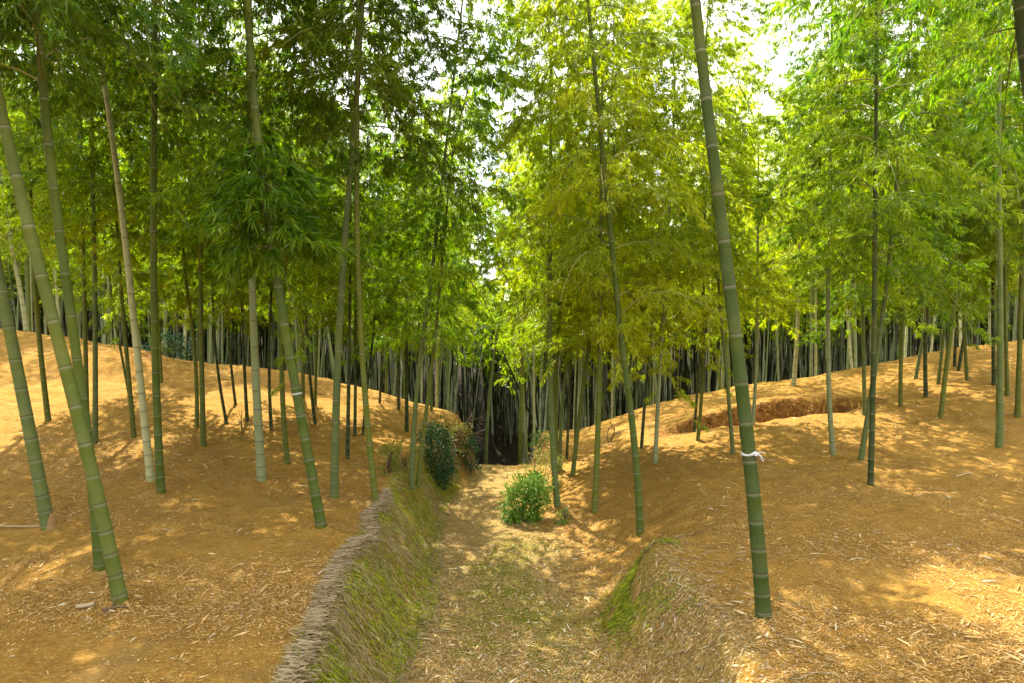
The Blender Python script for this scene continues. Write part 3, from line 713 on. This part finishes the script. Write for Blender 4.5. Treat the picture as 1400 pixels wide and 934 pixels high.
def litter():
    rng = np.random.default_rng(3); mb = MB()
    n = 520000
    y = 2.4 * (12.5 / 2.4) ** (rng.random(n) ** 1.0); x = rng.uniform(-.82, .82, n) * (y + .3)
    cl = fbm(x * 1.3, y * 1.3, 51, 3)
    keep = rng.random(n) < np.clip(.46 + 1.5 * cl + .25 * (y > 6) , .05, 1)
    x, y = x[keep], y[keep]; n = len(x)
    fx = np.concatenate([bx + rng.normal(0, .05 + .05 * w, int(70 * w)) for bx, by, w in BUMPS]); fy = np.concatenate([by - .02 + rng.normal(0, .05 + .04 * w, len(q)) for (bx, by, w), q in zip(BUMPS, [np.zeros(int(70 * w)) for _, _, w in BUMPS])])
    x = np.concatenate([x, fx]); y = np.concatenate([y, fy]); n = len(x)
    dx, dy = slope_frame(x, y)
    z = height(x, y)
    a = rng.uniform(0, 6.28, n)
    D = np.stack([np.cos(a), np.sin(a), dx * np.cos(a) + dy * np.sin(a) + rng.normal(.02, .13, n)], -1)
    up = np.stack([-dx, -dy, np.ones(n)], -1) + rng.normal(0, .35, (n, 3))
    big = rng.random(n) < .012
    sm = rng.random(n) < .82; L = np.where(big, rng.uniform(.05, .11, n), np.where(sm, rng.uniform(.008, .026, n), rng.uniform(.02, .045, n))); W = np.where(big, rng.uniform(.006, .014, n), rng.uniform(.0025, .007, n))
    V, Q = blades(np.stack([x, y, z + .007], -1), D, L, W, rng, .04, up)
    t = np.clip(rng.normal(.40, .22, n) + .25 * big, 0, 1)
    XL, XR, BL, BR = lane(y); onp = (x > XL) & (x < XR + .5)
    t = np.where(onp & (rng.random(n) < .6), np.clip(t + .25, 0, 1), t)
    mb.add(V, Q, 0, t)
    obj('leaf_litter', mb.mesh('leaf_litter', [M_LITTER]), label='dry fallen bamboo leaves and straw bits over the ground', cat='litter', kind='stuff')
litter()

def loose_straw():
    """longer pale straw on the path sides and the right bank near the camera"""
    rng = np.random.default_rng(4); mb = MB()
    n = 13000
    y = rng.uniform(2.4, 7.5, n); x = rng.uniform(-.8, 2.2, n)
    XL, XR, BL, BR = lane(y)
    w = np.where((x > XR - .1) & (y < 5.2), np.exp(-((x - XR - .35) / .42) ** 2), .22 * (x > XL) * (x < XR + .2))
    k = rng.random(n) < w; x, y = x[k], y[k]; n = len(x)
    dx, dy = slope_frame(x, y); z = height(x, y)
    a = np.where(rng.random(n) < .6, rng.normal(-.6, .6, n), rng.uniform(0, 6.28, n))
    D = np.stack([np.cos(a), np.sin(a), dx * np.cos(a) + dy * np.sin(a) + rng.normal(.05, .12, n)], -1)
    V, Q = blades(np.stack([x, y, z + .012], -1), D, rng.uniform(.03, .11, n), rng.uniform(.003, .007, n), rng, .05)
    mb.add(V, Q, 0, np.clip(rng.normal(.6, .25, n), 0, 1))
    obj('loose_straw', mb.mesh('loose_straw', [M_STRAW]), label='pale loose straw strewn along the path and its right bank', cat='straw', kind='stuff')
loose_straw()

def straw_edging():
    rng = np.random.default_rng(6); mb = MB()
    n = 2600
    y = 2.3 + 4.0 * rng.random(n) ** 1.1
    XL, XR, BL, BR = lane(y)
    wid = np.interp(y, [2.3, 3.2, 4.5, 6.3], [.045, .040, .036, .030])
    off = rng.uniform(-1, 1, n) * wid * .75 + rng.normal(0, .015, n)
    x = XL - BL * .92 + off + .10 * vnoise(y * 2.6, y * 0, 77)
    z = height(x, y) + .012 + .05 * rng.random(n) * np.exp(-(off / (wid * .6)) ** 2)
    a = rng.normal(math.pi + .12, .24, n) + .25 * vnoise(y * 9, y * 0 + 3, 78)
    L = rng.uniform(.045, .095, n) * rng.choice([.6, 1, 1.4], n) * np.interp(y, [2.4, 6], [1.1, .8])
    for i in range(n):
        d = np.array([math.cos(a[i]), math.sin(a[i]), rng.normal(.02, .14)])
        p = np.array([x[i], y[i], z[i]]) - d * L[i] * .5
        V, Q, _ = tube(np.stack([p, p + d * L[i]]), rng.uniform(.0012, .0028), 5, False)
        mb.add(V, Q, 0, float(np.clip(rng.normal(.62, .25), 0, 1)))
    obj('straw_edging', mb.mesh('straw_edging', [M_STRAW]), label='grey edging of cut straw ends along the lip of the left bank', cat='straw', kind='stuff')
straw_edging()

def bank_grass():
    rng = np.random.default_rng(8); mb = MB()
    n = 36000
    y = 2.3 * (8.6 / 2.3) ** rng.random(n)
    XL, XR, BL, BR = lane(y)
    x = XL - BL * rng.uniform(-.12, 1.05, n)
    dx, dy = slope_frame(x, y); z = height(x, y)
    down = np.stack([-dx, -dy - .2, -(dx ** 2 + dy ** 2)], -1)
    D = norm(down) + rng.normal(0, 1, (n, 3)) * np.array([.75, .75, .24]) + np.array([.1, -.1, .10])
    patch = fbm(x * 2.2, y * 2.2, 61, 3)
    t = np.where(patch + rng.normal(0, .12, n) > -.14, rng.uniform(.12, .52, n), rng.uniform(.5, 1, n))
    green = t < .5
    L = np.where(green, rng.uniform(.02, .07, n), rng.uniform(.03, .115, n))
    V, Q = blades(np.stack([x, y, z + .004], -1), D, L, np.where(green, rng.uniform(.004, .008, n), rng.uniform(.003, .006, n)), rng, .25)
    mb.add(V, Q, 0, t)
    q = 5200; yb = 2.4 * (8 / 2.4) ** rng.random(q); xl, _, bl, _ = lane(yb); xb = xl - bl * rng.uniform(-.2, 1.0, q)
    Zb = height(xb, yb); ddx, ddy = slope_frame(xb, yb); ab = rng.uniform(0, 6.28, q)
    Db = np.stack([np.cos(ab), np.sin(ab), ddx * np.cos(ab) + ddy * np.sin(ab) + rng.normal(.08, .2, q)], -1)
    V, Q = blades(np.stack([xb, yb, Zb + .016], -1), Db, rng.uniform(.03, .10, q), rng.uniform(.004, .011, q), rng, .1); mb.add(V, Q, 0, rng.uniform(.7, 1, q))
    q = 2600; yb = 2.4 * (8 / 2.4) ** rng.random(q); xl, _, bl, _ = lane(yb); xb = xl - bl * rng.uniform(-.05, 1.0, q); kb = fbm(xb * 3, yb * 3, 91, 3) > .12; xb, yb = xb[kb], yb[kb]; q = len(xb)
    V, Q = blades(np.stack([xb, yb, height(xb, yb)], -1), rng.normal(0, .45, (q, 3)) + np.array([.25, -.1, .9]), rng.uniform(.03, .09, q), rng.uniform(.004, .009, q), rng, .2); mb.add(V, Q, 0, rng.uniform(.05, .45, q))
    # moss on the right knoll and sparse grass on the path
    m = 9000
    y2 = rng.normal(4.66, .20, m); x2 = .88 + .12 * rng.normal(0, 1, m) + .25 * (y2 - 4.7); kq = fbm(x2 * 4, y2 * 4, 75, 3) > -.12; x2, y2 = x2[kq], y2[kq]
    m2 = 16000
    y3 = 2.5 + 4.5 * rng.random(m2); x3 = rng.normal(.08, .3, m2); XL3, XR3, _, _ = lane(y3)
    kk = (fbm(x3 * 2.5, y3 * 1.6, 71, 3) > .0) & (x3 > XL3) & (x3 < XR3)
    y4 = rng.uniform(2.8, 4.2, 3000); x4 = lane(y4)[1] + rng.uniform(0, .45, 3000); k4 = fbm(x4 * 3, y4 * 3, 73, 3) > .17
    for X, Y, hi in ((x2, y2, .06), (x3[kk], y3[kk], .04), (x4[k4], y4[k4], .07)):
        q = len(X); dx, dy = slope_frame(X, Y); Z = height(X, Y)
        D = np.stack([-dx, -dy - .3, .25 - .6 * (np.abs(dx) + np.abs(dy))], -1) + rng.normal(0, .35, (q, 3))
        V, Q = blades(np.stack([X, Y, Z + .003], -1), D, rng.uniform(.3, 1, q) * hi, rng.uniform(.003, .007, q), rng, .2)
        mb.add(V, Q, 0, np.clip(rng.normal(.32, .16, q), 0, 1))
    obj('bank_grass', mb.mesh('bank_grass', [M_GRASS]), label='green moss and dry hanging grass on the path banks', cat='grass', kind='stuff')
bank_grass()

def roots():
    rng = np.random.default_rng(9); mb = MB()
    n = 2200
    x = rng.uniform(2.3, 5.5, n); yF, d = scarp(x)
    k = rng.random(n) < d / .42; x, yF, d = x[k], yF[k], d[k]; n = len(x)
    f = rng.random(n); yy = yF + .05 - .16 * (1 - f) + rng.normal(0, .04, n)
    top = height(x, yF + .16, False)
    z = top - d * rng.random(n) ** 1.2 + .03
    D = np.stack([rng.normal(0, .8, n), -.5 + rng.normal(0, .4, n), -.3 + rng.normal(0, .7, n)], -1)
    V, Q = blades(np.stack([x, yy, z], -1), D, rng.uniform(.02, .09, n), rng.uniform(.003, .012, n), rng, .3)
    mb.add(V, Q, 0, rng.random(n))
    obj('hanging_roots', mb.mesh('hanging_roots', [M_ROOT]), label='torn rusty roots and straw hanging from the dug scarp', cat='roots', kind='stuff')
roots()

# ------------------------------------------------------------------ shrubs, saplings, brush
def shrub(name, base, rx, ry, h, n, leaf, mat, label, cat='shrub', lean=(0, 0), seed=1, wratio=.42, holes=.0, group=None):
    rng = np.random.default_rng(seed)
    root = empty(name, base, label, cat, group)
    st = MB(); tips = []
    for i in range(9):
        a = rng.uniform(0, 6.28); r = rng.uniform(.2, .85)
        e = np.array([rx * r * math.cos(a) + lean[0], ry * r * math.sin(a) + lean[1], h * rng.uniform(.6, .97)])
        q = np.linspace(0, 1, 6)[:, None]
        P = q * e + np.sin(q * 3) * rng.normal(0, .03, 3); P[0] = (0.02 * math.cos(a), .02 * math.sin(a), -.04)
        add_tube(st, P, np.linspace(.008, .002, 6), 5, 0, rng.random()); tips.append(P)
    obj('stems', st.mesh('stems', [M_WOOD]), root)
    lf = MB()
    # clumps of leaves inside an uneven volume
    m = max(14, n // 32)
    a = rng.uniform(0, 6.28, m); zz = rng.uniform(.10, 1, m); rr = rng.uniform(.25, 1, m) ** .6
    prof = np.sqrt(np.clip(1 - (np.abs(zz - .48) / .60) ** 2.2, .05, 1))
    Cc = np.stack([rx * rr * prof * np.cos(a) + lean[0] * zz, ry * rr * prof * np.sin(a) + lean[1] * zz, zz * h], -1)
    ct = rng.random(m)
    k = rng.integers(0, m, n)
    P = Cc[k] + rng.normal(0, 1, (n, 3)) * np.array([rx, ry, h * .55]) * .17
    P[:, 2] = np.maximum(P[:, 2], .02)
    D = norm(P - np.array([lean[0] * .5, lean[1] * .5, h * .35])) + rng.normal(0, .6, (n, 3)); D[:, 2] -= .15
    V, Q = blades(P, D, leaf * rng.uniform(.6, 1.3, n), leaf * wratio * rng.uniform(.8, 1.2, n), rng, .15)
    lf.add(V, Q, 0, np.clip(.6 * ct[k] + .4 * rng.random(n), 0, 1))
    obj('foliage', lf.mesh('foliage', [mat]), root)
    return root

b = on_ground(606, 668); shrub('shrub', (b[0] - .02, b[1] + .12, b[2]), .21, .26, .72, 5000, .038, M_SHRUBD, 'dark green glossy shrub against the left side of the path', lean=(-.12, .05), seed=21)
b = on_ground(714, 716); shrub('shrub', (b[0], b[1] + .10, b[2]), .23, .22, .46, 3600, .042, M_SHRUBL, 'bright green leafy shrub at the right side of the path', lean=(.08, .05), seed=22)
b = on_ground(742, 668); shrub('weed_clump', (b[0], b[1], b[2]), .22, .25, .42, 900, .05, M_WEED, 'yellowish weed clump behind the bright green shrub', 'weeds', lean=(.02, .05), seed=23, wratio=.25)
b = on_ground(528, 648); shrub('weed_clump', b, .14, .16, .30, 320, .055, M_WEED, 'small green weed clump at the top of the left bank', 'weeds', lean=(.05, 0), seed=24, wratio=.3)
b = on_ground(768, 716); shrub('grass_tuft', b, .07, .07, .16, 120, .06, M_SHRUBL, 'little green tuft at the foot of the ringed bamboo', 'weeds', seed=25, wratio=.2)
p = np.array([-6.05, 12.0]); shrub('shrub', (p[0], p[1], float(height(*p))), .42, .4, .42, 1100, .06, M_SHRUBD, 'dark low shrub in the hollow right of the straw mound', seed=26)
shrub('shrub', (-.52, 9.3, float(height(-.52, 9.3)) - .05), .12, .26, .50, 1100, .040, M_SHRUBD, 'dark ivy like shrub hanging at the end of the left bank', lean=(-.10, .05), seed=27)
shrub('weed_clump', (-.78, 9.05, float(height(-.78, 9.05))), .22, .3, .34, 900, .06, M_WEED, 'dry yellow weed clump on the bank above the dark shrub', 'weeds', seed=29, wratio=.2)
shrub('weed_clump', (-1.15, 7.35, float(height(-1.15, 7.35))), .16, .3, .26, 500, .06, M_WEED, 'thin yellow weed clump on the left bank before the crossing pair', 'weeds', seed=30, wratio=.2)
b = on_ground(738, 618); shrub('shrub', (b[0], b[1] + .3, b[2]), .22, .2, .34, 420, .05, M_SHRUBL, 'small green shrub at the foot of the pale stems by the path end', seed=28)

# dead brush and saplings
def branch_gen(mb, p, d, L, r, depth, rng, spread=.5, grav=0.0):
    n = 5; P = [p]; dd = d.copy()
    for i in range(n):
        dd = norm(dd + rng.normal(0, .16, 3) + np.array([0, 0, -grav])); P.append(P[-1] + dd * L / n)
    P = np.array(P)
    add_tube(mb, P, np.linspace(r, r * .55, n + 1), 6 if r > .006 else 4, 0, float(rng.uniform(.3, .9)))
    if depth > 0:
        for i in range(rng.integers(2, 4)):
            k = rng.integers(2, n + 1)
            branch_gen(mb, P[k], norm(dd + rng.normal(0, spread, 3)), L * rng.uniform(.45, .75), r * .55, depth - 1, rng, spread, grav)

def twiggy(name, base, specs, label, cat, seed):
    rng = np.random.default_rng(seed); mb = MB()
    for (off, d, L, r, dep) in specs: branch_gen(mb, np.array(off, float), norm(np.array(d, float)), L, r, dep, rng)
    o = obj(name, mb.mesh(name, [M_WOOD], True), label=label, cat=cat); o.location = base
    return o
rng = np.random.default_rng(40)
specs = [(rng.normal(0, 1, 3) * (.07, .10, .04) + (0, 0, .03), rng.normal(0, 1, 3) * (1, .8, .4) + (0, -.3, .1), rng.uniform(.15, .36), rng.uniform(.006, .013), 1) for _ in range(24)]
twiggy('brush_pile', (-.74, 9.3, float(height(-.8, 9.3)) + .02), specs, 'messy pile of dead twigs on top of the earth bank', 'brush pile', 41)
b = on_ground(835, 604)
twiggy('bare_sapling', b, [((0, 0, -.03), (.03, 0, 1), .30, .011, 3), ((-.03, 0, -.03), (-.3, .1, 1), .26, .008, 2)], 'bare twisted sapling beside the curved bamboo on the right slope', 'sapling', 42)
b = on_ground(330, 592)
twiggy('bare_sapling', b, [((0, 0, -.03), (.05, 0, 1), .30, .008, 3), ((.1, 0, -.03), (.15, .1, 1), .28, .007, 3)], 'bare twiggy sapling among the thin bamboos on the left slope', 'sapling', 43)
b = on_ground(806, 590)
twiggy('bare_sapling', b, [((0, 0, -.03), (-.4, 0, 1), .22, .007, 2)], 'small bare sapling left of the twisted one', 'sapling', 44)

# fallen sticks and cut stub
def stick(p, q, r, label, name='fallen_stick', mat=None, lift=.012, nodes=False):
    n = 9; t = np.linspace(0, 1, n); x = p[0] + (q[0] - p[0]) * t; y = p[1] + (q[1] - p[1]) * t
    z = height(x, y) + r + lift
    z = np.polyval(np.polyfit(t, z, 2), t)
    mb = MB(); R = np.full(n, r)
    if nodes: R[[2, 6]] *= 1.25
    add_tube(mb, np.stack([x, y, z], -1), R, 8, 0, .85)
    return obj(name, mb.mesh(name, [mat or M_STRAW], True), label=label, cat='stick')
a, b = on_ground(-6, 721), on_ground(64, 724); stick(a, b, .006, 'thin grey stick lying left of the sheathed bamboo foot')
a, b = on_ground(1307, 655), on_ground(1329, 649); stick(a, b, .006, 'pale straw stick lying alone on the right slope')
a, b = on_ground(104, 836), on_ground(129, 832); stick(a, b, .010, 'dry cut bamboo stub lying by the thick leaning stem', 'bamboo_stub', nodes=True)
b = on_ground(142, 836)
twiggy('root_snag', b, [((0, 0, 0), (1, .2, .35), .09, .012, 1), ((0, 0, .01), (.5, -.6, .2), .07, .010, 1)], 'dark root snag between the cut stub and the thick leaning stem', 'root', 45)
rs = np.random.default_rng(46)
for i, (u, v) in enumerate([(1150, 905), (360, 800), (250, 690), (1240, 770), (1270, 800), (210, 900)]):
    pass

root, curve, r0, b0 = BAMBOO['thick leaning bamboo with a small white tag, foot near the straw edge']
zt = at_depth(374, 362, b0[1], b0[2], 0)[2] - b0[2]
a, b = curve(np.array([zt])) , curve(np.array([zt + .3]))
o, *_ = put_crown(root, a[0] + b0, norm(b - a)[0], 'bough', 0, 1.0, 1.0, (-.12, .40, 0, 1), b0); o.name = 'bough'

# ------------------------------------------------------------------ tied ribbon, tag, sheath
root, curve, r0, b0 = BAMBOO['thickest bamboo, nearest on the right, with a white ribbon tied round it']
zt = at_depth(1025, 622, b0[1], b0[2], 0)[2] - b0[2]
ctr = curve(np.array([zt]))[0] + b0
rr = r0 * (1 - .88 * (zt / 9.8) ** 1.15) + .0035
mb = MB()
th = np.linspace(0, 2 * math.pi, 33)[:-1]; nb = 5
V = []
for j in range(nb):
    f = j / (nb - 1); rad = rr + .0025 * math.sin(f * math.pi) + .0012 * np.sin(th * 5 + j)
    V.append(np.stack([ctr[0] + rad * np.cos(th), ctr[1] + rad * np.sin(th), np.full(32, ctr[2] + (f - .5) * .015) + .005 * np.sin(th + 2) - .0015 * j * np.cos(3 * th)], -1))
V = np.concatenate(V); i = np.arange(nb - 1)[:, None]; j = np.arange(32)[None]
mb.add(V, np.stack([i * 32 + j, i * 32 + (j + 1) % 32, (i + 1) * 32 + (j + 1) % 32, (i + 1) * 32 + j], -1).reshape(-1, 4), 0, .6)
ribbon = obj('plastic_ribbon', mb.mesh('plastic_ribbon', [M_RIBBON], True), label='white plastic ribbon knotted round the thickest bamboo', cat='ribbon')
kn = ctr + np.array([.8 * rr, -.72 * rr, .002])
rk = np.random.default_rng(50); mb = MB()
for q in range(4):
    P = kn + np.cumsum(np.vstack([[0, 0, 0], rk.normal(0, .008, (5, 3))]), 0) * .6; add_tube(mb, P, np.linspace(.006, .003, 6), 6, 0, .7)
obj('knot', mb.mesh('knot', [M_RIBBON], True), ribbon)
for q in range(7):
    mb = MB()
    d = norm(np.array([rk.uniform(.1, 1), -.5 + rk.normal(0, .3), rk.uniform(-1, .7)])); L = rk.uniform(.028, .055)
    t = np.linspace(0, 1, 6)[:, None]; P = kn + d * L * t + np.array([0, 0, -.016]) * t ** 2 + np.sin(t * 5) * rk.normal(0, .003, 3)
    S = norm(np.cross(d, rk.normal(0, 1, 3))) * .0035
    V = np.concatenate([P - S, P + S]); i = np.arange(5)
    mb.add(V, np.stack([i, i + 1, i + 7, i + 6], -1), 0, .8)
    obj('ribbon_tail', mb.mesh('ribbon_tail', [M_RIBBON], True), ribbon)

root, curve, r0, b0 = BAMBOO['thick leaning bamboo with a small white tag, foot near the straw edge']
zt = at_depth(405, 538, b0[1], b0[2], 0)[2] - b0[2]
S = np.linspace(zt - .007, zt + .007, 4)
V, Q, _ = tube(curve(S) + b0, r0 * .90 + np.array([.001, .004, .004, .001]), 20, False)
mb = MB(); mb.add(V, Q, 0, .0)
obj('tape_tag', mb.mesh('tape_tag', [M_RIBBON], True), label='narrow white tape tag round the thick leaning bamboo by the straw edge', cat='tag')

root, curve, r0, b0 = BAMBOO['grey green bamboo at the left edge with a brown sheath at its foot']
mb = MB(); V = []
hs = np.linspace(-.02, .11, 7)
for h in hs:
    w = 1.9 * (1 - (h / .12 if h > 0 else 0) * .85)
    th = np.linspace(-.3 - w * .5, -.3 + w * .5, 9)
    c = curve(np.array([max(h, 0)]))[0]; rad = r0 * 1.1 + .004 + .05 * max(h, 0)
    V.append(np.stack([c[0] + rad * np.cos(th), c[1] + rad * np.sin(th), np.full(9, h)], -1))
V = np.concatenate(V); i = np.arange(6)[:, None]; j = np.arange(8)[None]
mb.add(V, np.stack([i * 9 + j, i * 9 + j + 1, (i + 1) * 9 + j + 1, (i + 1) * 9 + j], -1).reshape(-1, 4), 0, .5)
obj('culm_sheath', mb.mesh('culm_sheath', [M_SHEATH], True), root)

# ------------------------------------------------------------------ light, sky, camera
SUN = Vector((-.34, .95, 1.5)).normalized()        # towards the sun: ahead of the camera, a little to the left
sl = bpy.data.lights.new('sun', 'SUN'); sl.energy = 5.0; sl.angle = math.radians(.55); sl.color = (1.0, .92, .76)
so = bpy.data.objects.new('sun', sl); COL.objects.link(so); so.rotation_euler = (-SUN).to_track_quat('-Z', 'Y').to_euler()
W = bpy.data.worlds.new('World'); C.world = W; W.use_nodes = True; nt = W.node_tree
bg = nt.nodes['Background']
sky = nt.nodes.new('ShaderNodeTexSky'); sky.sky_type = 'NISHITA'; sky.sun_disc = False
sky.sun_elevation = math.asin(SUN.z); sky.sun_rotation = math.atan2(SUN.x, SUN.y)
sky.air_density = 1.0; sky.dust_density = 2.5
tc = nt.nodes.new('ShaderNodeTexCoord')
cl = noise(nt, 2.2, 5, .6, tc.outputs['Generated'])
cloud = math_n(nt, 'MULTIPLY', math_n(nt, 'SUBTRACT', cl, .30, True), 4.0, True)
skc = mixc(nt, math_n(nt, 'MULTIPLY', cloud, .8), sky.outputs[0], (10.5, 10.3, 9.8))
nt.links.new(skc, bg.inputs[0]); bg.inputs[1].default_value = .12

cam = bpy.data.cameras.new('camera'); cam.sensor_width = 36; cam.lens = 36 * F / 1400; cam.clip_end = 400; cam.clip_start = .05
co = bpy.data.objects.new('camera', cam); COL.objects.link(co); co.location = (0, 0, 0)
co.rotation_euler = (math.pi / 2 - PITCH, 0, 0); C.camera = co

C.view_settings.view_transform = 'Standard'; C.view_settings.look = 'None'; C.view_settings.exposure = 1.80; C.view_settings.gamma = 1
C.render.engine = 'CYCLES'
cy = C.cycles; cy.max_bounces = 7; cy.diffuse_bounces = 4; cy.glossy_bounces = 2; cy.transmission_bounces = 5; cy.caustics_reflective = False; cy.caustics_refractive = False
cy.use_denoising = True
try: cy.denoiser = 'OPENIMAGEDENOISE'
except Exception: pass
